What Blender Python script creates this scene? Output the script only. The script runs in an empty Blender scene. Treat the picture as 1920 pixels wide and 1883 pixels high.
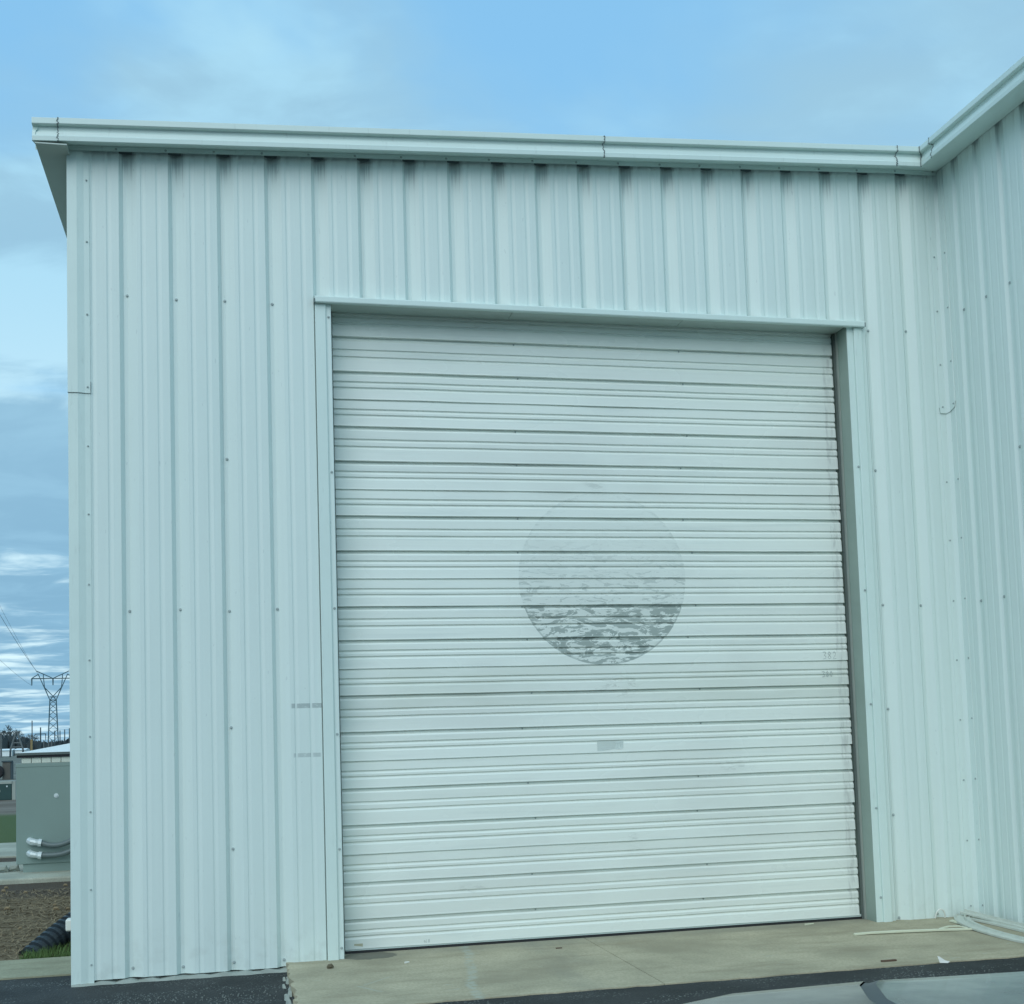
import bpy, bmesh, math, random
from mathutils import Vector, Matrix
R = math.radians
random.seed(7)
scn = bpy.context.scene
col = scn.collection

# ------------------------------------------------------------------ camera
cam_d = bpy.data.cameras.new('camera')
cam = bpy.data.objects.new('camera', cam_d); col.objects.link(cam)
cam_d.sensor_fit = 'HORIZONTAL'; cam_d.sensor_width = 36.0
cam_d.lens = 2263.36/1920*36
cam_d.shift_x = 0.01698; cam_d.shift_y = 0.14093
cam_d.clip_start = 0.05; cam_d.clip_end = 6000
cr = Vector((0.97716275, -0.21037006, -0.02995666)); cu = Vector((0.01443415, -0.07493837, 0.9970837)); cf = Vector((0.21200146, 0.97474544, 0.07019047))
m3 = Matrix((cr, cu, -cf)).transposed()
cam.matrix_world = Matrix.Translation((0.9747, -7.7948, 1.4378)) @ m3.to_4x4()
scn.camera = cam

# ------------------------------------------------------------------ view
scn.view_settings.view_transform = 'Standard'; scn.view_settings.look = 'None'
scn.view_settings.gamma = 1.0; scn.view_settings.exposure = 0.31; scn.view_settings.use_curve_mapping = False

# ------------------------------------------------------------------ node helper
class NT:
    def __init__(s, tree): s.t = tree; tree.nodes.clear()
    def n(s, kind, **kw):
        nd = s.t.nodes.new(kind)
        for k, v in kw.items():
            if k == 'inp':
                for a, b in v.items():
                    if isinstance(b, bpy.types.NodeSocket): s.t.links.new(b, nd.inputs[a])
                    else: nd.inputs[a].default_value = b
            else: setattr(nd, k, v)
        return nd
    def m(s, op, a, b=None, c=None, clamp=False):
        nd = s.n('ShaderNodeMath', operation=op); nd.use_clamp = clamp
        for i, v in enumerate((a, b, c)):
            if v is None: continue
            if isinstance(v, bpy.types.NodeSocket): s.t.links.new(v, nd.inputs[i])
            else: nd.inputs[i].default_value = v
        return nd.outputs[0]
    def step(s, v, lo, hi, a=0.0, b=1.0):
        nd = s.n('ShaderNodeMapRange', interpolation_type='SMOOTHSTEP')
        for k, x in (('Value', v), ('From Min', lo), ('From Max', hi), ('To Min', a), ('To Max', b)):
            if isinstance(x, bpy.types.NodeSocket): s.t.links.new(x, nd.inputs[k])
            else: nd.inputs[k].default_value = x
        return nd.outputs[0]
    def band(s, v, lo, hi, e):
        return s.m('MULTIPLY', s.step(v, lo-e, lo+e), s.step(v, hi-e, hi+e, 1.0, 0.0))
    def noise(s, vec, scale, detail=4, rough=.55, dist=0):
        nd = s.n('ShaderNodeTexNoise', inp={'Scale': scale, 'Detail': detail, 'Roughness': rough, 'Distortion': dist})
        s.t.links.new(vec, nd.inputs['Vector']); return nd.outputs['Fac']
    def mapv(s, vec, scale=(1,1,1), loc=(0,0,0)):
        nd = s.n('ShaderNodeMapping', inp={'Scale': scale, 'Location': loc}); s.t.links.new(vec, nd.inputs['Vector']); return nd.outputs[0]
    def mix(s, f, a, b, blend='MIX'):
        nd = s.n('ShaderNodeMix', data_type='RGBA', blend_type=blend)
        for i, v in ((0, f), (6, a), (7, b)):
            if isinstance(v, bpy.types.NodeSocket): s.t.links.new(v, nd.inputs[i])
            else: nd.inputs[i].default_value = v if i == 0 else (tuple(v)+(1,))[:4]
        return nd.outputs[2]

# ------------------------------------------------------------------ world: Nishita sky behind drifting cloud
SUN_EL, SUN_AZ = 39.0, 207.0     # azimuth clockwise from +Y
world = bpy.data.worlds.new('World'); scn.world = world; world.use_nodes = True
w = NT(world.node_tree)
sky = w.n('ShaderNodeTexSky', sky_type='NISHITA', sun_disc=False, sun_elevation=R(SUN_EL), sun_rotation=R(SUN_AZ), altitude=200, air_density=1.0, dust_density=0.6, ozone_density=1.0)
gen = w.n('ShaderNodeTexCoord').outputs['Generated']
sx = w.n('ShaderNodeSeparateXYZ'); w.t.links.new(gen, sx.inputs[0])
zc = w.m('ADD', w.m('MAXIMUM', sx.outputs[2], 0.0), 0.10)
pv = w.n('ShaderNodeCombineXYZ', inp={0: w.m('DIVIDE', sx.outputs[0], zc), 1: w.m('DIVIDE', sx.outputs[1], zc), 2: 0.0}).outputs[0]
n1 = w.noise(w.mapv(pv, (1.25, 1.5, 1), (3.58, 1.7, 0)), 1.0, 5, .5, .5)
n2 = w.noise(w.mapv(pv, (1.3, 2.0, 1), (8.3, 4.2, 2)), 1.3, 5, .55, .4)
ez = sx.outputs[2]
deck = w.m('MULTIPLY', w.step(ez, .36, .43, 1.0, 0.0), .22)
cloud = w.step(w.m('ADD', n1, deck), .40, .62)
lift = w.m('SUBTRACT', w.m('ADD', w.m('MULTIPLY', w.band(ez, .275, .355, .03), .18), w.m('MULTIPLY', w.band(ez, -.02, .125, .03), .015)), w.m('MULTIPLY', w.band(ez, .14, .25, .03), .10))
n3 = w.noise(w.mapv(pv, (2.6, 3.6, 1), (1.3, 7.7, 5)), 1.0, 6, .55, .6)
lit = w.step(w.m('ADD', w.m('ADD', w.m('MULTIPLY', n2, .55), w.m('MULTIPLY', n3, .45)), lift), .47, .63)
skyc = w.mix(1.0, sky.outputs[0], (0.80, 1.02, 0.98), 'MULTIPLY')
low = w.step(ez, 0.02, .42, 1.0, 0.0)
grey = w.mix(low, (2.75, 4.75, 6.1), (1.8, 3.5, 4.95))
grey = w.mix(w.step(n3, .38, .62, 0, .4), grey, w.mix(low, (3.2, 5.5, 6.8), (2.7, 4.8, 6.4)))
white = w.mix(low, (3.45, 6.0, 7.5), (6.3, 8.1, 8.6))
cc = w.mix(lit, grey, white)
blue = w.mix(.8, skyc, (2.3, 5.15, 8.0))
fin = w.mix(w.m('MULTIPLY', cloud, .92), blue, cc)
bg = w.n('ShaderNodeBackground', inp={'Strength': 0.10}); w.t.links.new(fin, bg.inputs[0])
wo = w.n('ShaderNodeOutputWorld'); w.t.links.new(bg.outputs[0], wo.inputs[0])

sun_d = bpy.data.lights.new('sun', 'SUN'); sun_d.energy = 1.14; sun_d.angle = R(60); sun_d.color = (1.0, .985, .93)
sun = bpy.data.objects.new('sun', sun_d); col.objects.link(sun)
sd = Vector((math.sin(R(SUN_AZ))*math.cos(R(SUN_EL)), math.cos(R(SUN_AZ))*math.cos(R(SUN_EL)), math.sin(R(SUN_EL))))
sun.location = sd*30; sun.rotation_euler = sd.to_track_quat('Z', 'Y').to_euler()

# ------------------------------------------------------------------ materials
def new_mat(name):
    m = bpy.data.materials.new(name); m.use_nodes = True
    t = NT(m.node_tree)
    b = t.n('ShaderNodeBsdfPrincipled'); o = t.n('ShaderNodeOutputMaterial'); t.t.links.new(b.outputs[0], o.inputs[0])
    return m, t, b
def put(t, b, key, v):
    if isinstance(v, bpy.types.NodeSocket): t.t.links.new(v, b.inputs[key])
    else: b.inputs[key].default_value = v if not isinstance(v, tuple) else (v+(1,))[:4]
def bump(t, b, h, strength=.3, dist=.01):
    nd = t.n('ShaderNodeBump', inp={'Strength': strength, 'Distance': dist}); t.t.links.new(h, nd.inputs['Height']); t.t.links.new(nd.outputs[0], b.inputs['Normal'])
def simple(name, c, rough=.6, metal=0.0, vary=.15, scale=8.0, stretch=(1,1,1), bmp=0.0, spec=.5):
    m, t, b = new_mat(name)
    p = t.n('ShaderNodeNewGeometry').outputs['Position']
    n = t.noise(t.mapv(p, stretch), scale, 5)
    dark = tuple(x*(1-vary) for x in c); lite = tuple(min(1, x*(1+vary)) for x in c)
    put(t, b, 'Base Color', t.mix(n, dark, lite)); put(t, b, 'Roughness', rough); put(t, b, 'Metallic', metal); put(t, b, 'Specular IOR Level', spec)
    if bmp: bump(t, b, t.noise(p, scale*4, 6), bmp, .01)
    return m

S = 0.3048; SL = 0.0447
WALLC = (0.73, 0.84, 0.80)
def wall_material(name, wing=False):
    m, t, b = new_mat(name)
    p = t.n('ShaderNodeNewGeometry').outputs['Position']
    s = t.n('ShaderNodeSeparateXYZ'); t.t.links.new(p, s.inputs[0]); X, Y, Z = s.outputs
    fine = t.noise(t.mapv(p, (30, 30, .5)), 1.0, 5)
    big = t.noise(t.mapv(p, (.9, .9, .35)), 1.0, 3)
    c = t.mix(fine, tuple(x*.955 for x in WALLC), tuple(x*1.04 for x in WALLC))
    c = t.mix(t.step(big, .35, .7, 0, .35), c, (.665, .79, .76))
    # grime washed down out of the channel mouths under the eave
    along = t.m('MULTIPLY', Y, -1.0) if wing else X
    pit = 0.262 if wing else S
    off = .07 if wing else 0.0
    ph = t.m('FRACT', t.m('DIVIDE', t.m('ADD', along, off), pit))
    inch = t.band(ph, .0, .31, .012)
    eave = (t.m('SUBTRACT', 5.50, Z) if wing else t.m('SUBTRACT', t.m('ADD', t.m('MULTIPLY', X, SL), 5.18), Z))
    streak = t.noise(t.mapv(p, (95, 95, 1.2)), 1.0, 3)
    ln = t.m('MULTIPLY', t.step(streak, .35, .65, .05, .27), t.step(big, .2, .8, .6, 1.4))
    g = t.m('MULTIPLY', inch, t.step(t.m('DIVIDE', eave, ln), 0.25, 1.0, 1.0, 0.0))
    faint = t.m('MULTIPLY', t.step(streak, .5, .75), t.step(eave, .1, 1.6, .3, 0.0))
    g = t.m('MAXIMUM', t.m('MULTIPLY', g, t.step(streak, .3, .6, .55, .95)), t.m('MULTIPLY', faint, .55))
    c = t.mix(t.m('MULTIPLY', g, .46), c, (.27, .34, .34))
    if not wing:
        # grey adhesive left by two strips of tape, and soil splashed along the foot of the sheets
        tn = t.noise(t.mapv(p, (25, 25, 60)), 1.0, 3)
        for z0, z1, x0, x1, a in ((1.622, 1.652, 1.335, 1.60, .58), (1.310, 1.336, 1.345, 1.515, .40)):
            k = t.m('MULTIPLY', t.band(Z, z0, z1, .002), t.band(X, x0, x1, .006))
            k = t.m('MULTIPLY', k, t.step(Y, .002, .004, 1.0, 0.0))
            c = t.mix(t.m('MULTIPLY', k, t.step(tn, .30, .48, .45*a, a)), c, (.23, .29, .29))
        sp = t.m('MULTIPLY', t.step(Z, .02, .40, .22, 0.0), t.step(t.noise(p, 9, 5), .45, .7))
        c = t.mix(sp, c, (.40, .44, .40))
        sc = t.m('MULTIPLY', t.step(t.noise(t.mapv(p, (60, 60, 18), (2, 0, 5)), 1.0, 2, .3), .74, .78), .22)
        c = t.mix(sc, c, (.33, .41, .42))
    put(t, b, 'Base Color', c); put(t, b, 'Roughness', t.step(fine, .3, .7, .34, .44)); put(t, b, 'Specular IOR Level', .45)
    h = t.m('ADD', t.m('MULTIPLY', t.noise(t.mapv(p, (2.2, 2.2, 1.1)), 1.0, 2), 1.0), t.m('MULTIPLY', t.noise(p, 45, 3), .012))
    bump(t, b, h, .35, .02)
    return m
M_wall = wall_material('painted wall steel'); M_wing = wall_material('painted wing steel', True)

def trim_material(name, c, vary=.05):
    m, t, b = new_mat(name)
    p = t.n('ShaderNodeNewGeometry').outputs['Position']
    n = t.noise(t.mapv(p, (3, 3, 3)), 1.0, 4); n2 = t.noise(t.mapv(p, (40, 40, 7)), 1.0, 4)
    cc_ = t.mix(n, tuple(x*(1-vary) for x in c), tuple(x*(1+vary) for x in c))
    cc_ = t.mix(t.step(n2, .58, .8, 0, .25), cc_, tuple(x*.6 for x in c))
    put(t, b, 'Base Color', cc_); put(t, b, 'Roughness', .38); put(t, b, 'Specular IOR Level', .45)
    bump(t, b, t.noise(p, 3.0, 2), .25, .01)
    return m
M_trim = trim_material('painted trim steel', (0.70, 0.83, 0.785))
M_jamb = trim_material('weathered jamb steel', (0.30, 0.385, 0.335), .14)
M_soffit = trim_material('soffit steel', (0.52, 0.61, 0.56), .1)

def door_material():
    m, t, b = new_mat('roll door paint')
    p = t.n('ShaderNodeNewGeometry').outputs['Position']
    s = t.n('ShaderNodeSeparateXYZ'); t.t.links.new(p, s.inputs[0]); X, Y, Z = s.outputs
    DC = (.84, .90, .835)
    lines = t.noise(t.mapv(p, (.6, 1, 150)), 1.0, 4)
    big = t.noise(t.mapv(p, (.8, 1, 1.6)), 1.0, 4)
    c = t.mix(lines, tuple(x*.95 for x in DC), tuple(x*1.03 for x in DC))
    c = t.mix(t.step(big, .42, .68, 0, .9), c, (.77, .82, .765))
    # grime that has run off the ribs, in long faint streaks
    run = t.noise(t.mapv(p, (1.1, 1, 22), (4, 0, 1)), 1.0, 5)
    c = t.mix(t.step(run, .53, .74, 0, .36), c, (.62, .70, .66))
    # olive tinge across one section of the curtain
    ol = t.m('MULTIPLY', t.band(Z, 1.60, 1.87, .03), t.m('MULTIPLY', t.step(X, 1.8, 2.1), t.step(t.noise(t.mapv(p, (1.3, 1, 5)), 1.0, 3), .35, .6, .05, .3)))
    c = t.mix(ol, c, (.60, .655, .55))
    # round patch where a sticker was: faint glue above, torn grey film below
    dx = t.m('SUBTRACT', X, 3.492); dz = t.m('SUBTRACT', Z, 2.474)
    rad = t.m('SQRT', t.m('ADD', t.m('MULTIPLY', dx, dx), t.m('MULTIPLY', dz, dz)))
    disc = t.step(rad, .600, .606, 1.0, 0.0)
    ring = t.m('MULTIPLY', disc, t.step(rad, .565, .60))
    w1 = t.noise(t.mapv(p, (5.5, 1, 17), (1, 0, 3)), 1.0, 7, .62, 1.6)
    w2 = t.noise(t.mapv(p, (9, 1, 34), (7, 0, 2)), 1.0, 7, .65, 1.2)
    lowr = t.step(Z, 2.278, 2.288, 1.0, 0.0)
    side = t.step(t.m('ABSOLUTE', t.m('ADD', dx, .08)), .02, .5, .0, .022)
    w1 = t.m('ADD', t.m('MULTIPLY', w1, .72), t.m('MULTIPLY', w2, .28))
    torn = t.step(t.m('ADD', w1, side), .497, .520)
    part2 = t.m('MULTIPLY', t.step(dx, .28, .34), t.step(Z, 1.98, 2.0, 1.0, 0.0))
    strong = t.m('MULTIPLY', t.m('MULTIPLY', lowr, torn), t.m('SUBTRACT', 1.0, part2))
    specks = t.m('MULTIPLY', t.step(w2, .545, .59), t.step(Z, 2.25, 2.85, .55, .06))
    mid = t.m('MULTIPLY', t.m('SUBTRACT', 1.0, lowr), specks)
    edge = t.m('MULTIPLY', ring, t.m('MULTIPLY', t.step(w2, .5, .56), .22))
    rim = t.m('MULTIPLY', t.band(rad, .592, .606, .003), t.m('MULTIPLY', lowr, .5))
    edge = t.m('MAXIMUM', edge, rim)
    res = t.m('MAXIMUM', t.m('MAXIMUM', t.m('MULTIPLY', strong, .95), mid), edge)
    c = t.mix(t.m('MULTIPLY', disc, t.step(Z, 1.9, 3.05, .30, .13)), c, (.60, .67, .63))
    c = t.mix(t.m('MULTIPLY', disc, res), c, (.285, .345, .315))
    halo = t.m('MULTIPLY', t.step(rad, .60, .95, .22, 0.0), t.step(big, .4, .6))
    c = t.mix(halo, c, (.67, .72, .66))
    # hand smudges below the patch
    sm = t.m('MULTIPLY', t.m('MULTIPLY', t.band(X, 3.42, 3.72, .09), t.band(Z, 1.66, 1.80, .04)), t.step(w2, .52, .6, 0, .4))
    c = t.mix(sm, c, (.40, .43, .38))
    # scuffs low on the curtain
    for ux, uz, rx_, rz_ in ((3.66, .60, .11, .06), (3.64, .69, .05, .05), (2.5, .40, .18, .05), (4.4, 1.15, .2, .06), (3.45, 3.12, .12, .07)):
        q1 = t.m('DIVIDE', t.m('SUBTRACT', X, ux), rx_); q2 = t.m('DIVIDE', t.m('SUBTRACT', Z, uz), rz_)
        q3 = t.m('SQRT', t.m('ADD', t.m('MULTIPLY', q1, q1), t.m('MULTIPLY', q2, q2)))
        c = t.mix(t.m('MULTIPLY', t.step(q3, .2, 1.0, 1.0, 0.0), t.step(w2, .50, .60, .08, .42)), c, (.47, .51, .47))
    # worn grey tape ends beside the right guide
    tp = t.m('MULTIPLY', t.band(X, 5.228, 5.283, .006), t.step(t.noise(t.mapv(p, (40, 1, 9)), 1.0, 4), .42, .66, .06, .38))
    tp = t.m('MULTIPLY', tp, t.step(Z, 4.05, 4.25, 1.0, 0.0))
    c = t.mix(tp, c, (.36, .385, .37))
    # curtain colour darkens unevenly toward its left edge
    c = t.mix(t.m('MULTIPLY', t.step(X, 1.64, 1.95, .45, 0.0), t.step(big, .3, .7, .5, 1)), c, (.54, .62, .58))
    put(t, b, 'Base Color', c); put(t, b, 'Roughness', t.step(big, .3, .7, .24, .32)); put(t, b, 'Specular IOR Level', .6)
    h = t.m('ADD', t.noise(t.mapv(p, (1.4, 1, 3)), 1.0, 3), t.m('MULTIPLY', t.noise(t.mapv(p, (2, 1, 120)), 1.0, 2), .03))
    bump(t, b, h, .35, .012)
    return m
M_door = door_material()

def concrete_material(name, base, wear=True):
    m, t, b = new_mat(name)
    p = t.n('ShaderNodeNewGeometry').outputs['Position']
    s = t.n('ShaderNodeSeparateXYZ'); t.t.links.new(p, s.inputs[0]); X, Y, Z = s.outputs
    n1 = t.noise(p, 1.3, 6, .6); n2 = t.noise(p, 60, 4, .6); n3 = t.noise(t.mapv(p, (1.2, 5, 1), (3, 3, 0)), 1.0, 6, .65)
    c = t.mix(t.step(n1, .3, .7), tuple(x*.74 for x in base), tuple(x*1.18 for x in base))
    c = t.mix(t.step(n2, .35, .7, 0, .45), c, tuple(x*.62 for x in base))
    c = t.mix(t.step(n3, .48, .72, 0, .62), c, (base[0]*.62, base[1]*.6, base[2]*.58))
    if wear:
        # paint drip across the slab, a damp patch by the left jamb, pale scuffs
        wob = t.m('ADD', t.m('MULTIPLY', t.noise(t.mapv(p, (.6, 1.6, 1)), 1.0, 2), .14), -.07)
        ln = t.m('ABSOLUTE', t.m('SUBTRACT', X, t.m('ADD', t.m('MULTIPLY', t.m('ADD', Y, .6), .14), t.m('ADD', 2.32, wob))))
        k = t.m('MULTIPLY', t.step(ln, .012, .045, 1, 0), t.step(t.noise(p, 22, 4), .35, .6, .1, .75))
        c = t.mix(k, c, (.44, .47, .39))
        for ax, ay, sl_, y0_, y1_ in ((1.70, -.98, .55, -1.06, -.86), (1.72, -.80, -.9, -.86, -.66)):
            d_ = t.m('ABSOLUTE', t.m('SUBTRACT', X, t.m('ADD', t.m('MULTIPLY', t.m('SUBTRACT', Y, ay), -sl_), ax)))
            c = t.mix(t.m('MULTIPLY', t.m('MULTIPLY', t.step(d_, .006, .02, .5, 0), t.band(Y, y0_, y1_, .02)), t.step(n2, .3, .6)), c, (.44, .47, .39))
        dx = t.m('SUBTRACT', X, 1.80); dy = t.m('SUBTRACT', Y, .05)
        rr = t.m('SQRT', t.m('ADD', t.m('MULTIPLY', dx, dx), t.m('MULTIPLY', t.m('MULTIPLY', dy, dy), 2.2)))
        rr = t.m('ADD', rr, t.m('MULTIPLY', t.noise(p, 9, 3), .14))
        c = t.mix(t.step(rr, .245, .262, .8, 0.0), c, (.125, .125, .10))
        sc = t.step(t.noise(t.mapv(p, (5, 9, 1), (1, 6, 0)), 1.0, 3, .4, 2.0), .70, .74, 0, .35)
        c = t.mix(sc, c, (.43, .46, .38))
        tyre = t.m('MULTIPLY', t.band(X, 2.75, 3.15, .15), t.step(t.noise(t.mapv(p, (3, .6, 1)), 1.0, 4), .4, .7, 0, .35))
        c = t.mix(tyre, c, (.20, .21, .18))
        # slab colour gets darker, in blotches, toward the sill
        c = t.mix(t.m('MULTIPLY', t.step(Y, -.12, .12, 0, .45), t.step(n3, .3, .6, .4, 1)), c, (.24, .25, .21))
    put(t, b, 'Base Color', c); put(t, b, 'Roughness', .9); put(t, b, 'Specular IOR Level', .25)
    bump(t, b, t.m('ADD', n2, t.m('MULTIPLY', n1, 1.5)), .4, .006)
    return m
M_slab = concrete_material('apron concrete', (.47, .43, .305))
M_walk = concrete_material('walk concrete', (.36, .36, .25), False)
M_path = concrete_material('pale path concrete', (.43, .45, .37), False)

def asphalt_material():
    m, t, b = new_mat('asphalt')
    p = t.n('ShaderNodeNewGeometry').outputs['Position']
    n1 = t.noise(p, 2.0, 5); n2 = t.noise(p, 120, 3, .7); n3 = t.noise(t.mapv(p, (1.6, 3.5, 1), (2.3, 1.1, 0)), 1.0, 4, .6)
    v = t.n('ShaderNodeTexVoronoi', inp={'Scale': 55.0}); t.t.links.new(p, v.inputs['Vector'])
    c = t.mix(t.step(n1, .3, .7), (.028, .032, .032), (.050, .055, .054))
    c = t.mix(t.step(n2, .55, .75, 0, .6), c, (.12, .135, .135))
    worn = t.m('MULTIPLY', t.step(n3, .47, .60), t.step(t.m('ADD', v.outputs['Distance'], t.m('MULTIPLY', n2, .4)), .34, .56, 1.0, 0.0))
    c = t.mix(t.m('MULTIPLY', worn, .8), c, (.26, .29, .27))
    put(t, b, 'Base Color', c); put(t, b, 'Roughness', .85); put(t, b, 'Specular IOR Level', .3)
    bump(t, b, t.m('ADD', n2, v.outputs['Distance']), .6, .008)
    return m
M_asph = asphalt_material()

def ground_material():
    m, t, b = new_mat('field ground')
    p = t.n('ShaderNodeNewGeometry').outputs['Position']
    s = t.n('ShaderNodeSeparateXYZ'); t.t.links.new(p, s.inputs[0]); X, Y, Z = s.outputs
    wv = t.m('MULTIPLY', t.m('SUBTRACT', t.noise(p, .8, 3), .5), 1.6)
    y = t.m('ADD', Y, wv)
    f1 = t.noise(t.mapv(p, (3, 9, 1)), 1.0, 6, .65); f2 = t.noise(p, 24, 5, .65); f3 = t.noise(t.mapv(p, (.35, .6, 1)), 1.0, 5, .6)
    straw = t.mix(t.step(f1, .35, .65), (.105, .078, .046), (.235, .185, .115))
    straw = t.mix(t.step(f2, .5, .72, 0, .75), straw, (.065, .058, .038))
    soil = t.mix(f2, (.060, .050, .040), (.135, .112, .088))
    grass = t.mix(f2, (.045, .085, .030), (.125, .165, .070))
    dirt = t.mix(t.step(f3, .3, .7), (.135, .115, .090), (.225, .200, .165))
    far = t.mix(t.step(f3, .35, .65), (.125, .140, .115), (.225, .225, .195))
    c = t.mix(t.step(y, 4.7, 5.2), straw, soil)
    c = t.mix(t.step(y, 11.4, 11.9), c, grass)
    c = t.mix(t.step(y, 19.0, 21.5), c, dirt)
    c = t.mix(t.step(y, 40, 55), c, far)
    put(t, b, 'Base Color', c); put(t, b, 'Roughness', .95); put(t, b, 'Specular IOR Level', .15)
    bump(t, b, t.m('ADD', f2, f1), .8, .03)
    return m
M_ground = ground_material()

M_screw = simple('screw head', (.40, .47, .46), .5, .0, .2, 30)
M_seal = simple('old sealant', (.17, .21, .21), .7, 0, .4, 40)
M_rubber = simple('black rubber', (.018, .020, .022), .6)
M_shadowgap = simple('guide slot', (.11, .135, .125), .6)
M_closure = simple('foam closure', (.15, .19, .19), .9)
M_cab = simple('cabinet paint', (.215, .30, .275), .45, 0, .06, 3)
M_lid = simple('white lid', (.80, .84, .82), .3, 0, .04, 3)
M_cabedge = simple('lid edge', (.095, .125, .12), .5)
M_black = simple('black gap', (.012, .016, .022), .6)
M_vent = simple('pale vent mesh', (.62, .68, .60), .6, 0, .2, 60)
M_conduit = simple('grey conduit', (.115, .155, .155), .45)
M_fit = simple('zinc fitting', (.66, .73, .73), .38, .35, .08)
M_pipe = simple('black drain pipe', (.020, .030, .038), .4)
M_white = simple('white plastic', (.78, .80, .74), .4, 0, .05)
M_vinyl = simple('dusty vinyl', (.56, .60, .53), .5, 0, .18, 14, (1, 1, 1))
M_cream = simple('cream strip', (.66, .68, .52), .45, 0, .08)
M_rust = simple('rusty steel', (.11, .070, .048), .85, 0, .4, 30)
M_stone = simple('brown pebble', (.13, .115, .075), .9, 0, .4, 40)
M_green = simple('dark green cabinet', (.018, .062, .058), .45)
M_pale = simple('pale concrete', (.34, .38, .34), .9)
M_grit = simple('grit', (.17, .19, .175), .9, 0, .5, 90)
M_brown = simple('brown box', (.115, .110, .095), .9, 0, .3, 4)
M_pylon = simple('galvanised lattice', (.085, .150, .175), .6, .0)
M_wire = simple('power wire', (.10, .17, .21), .6)
M_pole = simple('timber pole', (.145, .165, .165), .9, 0, .3, 2)
M_poledark = simple('dark timber pole', (.050, .075, .085), .9, 0, .3, 2)
M_orange = simple('marker post', (.30, .22, .10), .8)
M_bark = simple('bare twig', (.125, .145, .145), .95, 0, .3, 1)
M_bank = simple('dark scrub', (.055, .075, .082), 1.0, 0, .55, .25, (1, 1, 1))
M_shed = simple('white shed', (.80, .86, .86), .6, 0, .08, .6)
M_grass = simple('grass blade', (.085, .150, .040), .8, 0, .5, 30)
M_straw = simple('dry straw', (.25, .195, .115), .9, 0, .3, 20)
M_marker = simple('marker ink', (.48, .53, .505), .8, 0, .3, 60)
M_label = simple('worn label', (.62, .70, .66), .6, 0, .12, 50, (.3, 1, 3))
M_labelink = simple('label print', (.80, .88, .85), .5)
M_beige = simple('beige sticker', (.46, .46, .33), .6)
M_roof = simple('roof sheet', (.55, .63, .62), .5)
M_glass = simple('car window', (.02, .03, .035), .08)
M_tyre = simple('tyre', (.018, .018, .02), .8)
M_rim = simple('alloy', (.45, .48, .48), .3, .8)
M_lamp = simple('headlamp lens', (.55, .6, .6), .1)
M_carband = simple('grey body trim', (.060, .072, .074), .5)
def car_paint():
    m, t, b = new_mat('silver car paint')
    p = t.n('ShaderNodeNewGeometry').outputs['Position']
    dust = t.noise(p, 9, 5)
    put(t, b, 'Base Color', t.mix(dust, (.060, .074, .076), (.085, .098, .10))); put(t, b, 'Metallic', .5); put(t, b, 'Roughness', t.step(dust, .3, .7, .20, .28)); put(t, b, 'Coat Weight', .3); put(t, b, 'Coat Roughness', .08)
    return m
M_car = car_paint()

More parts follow.
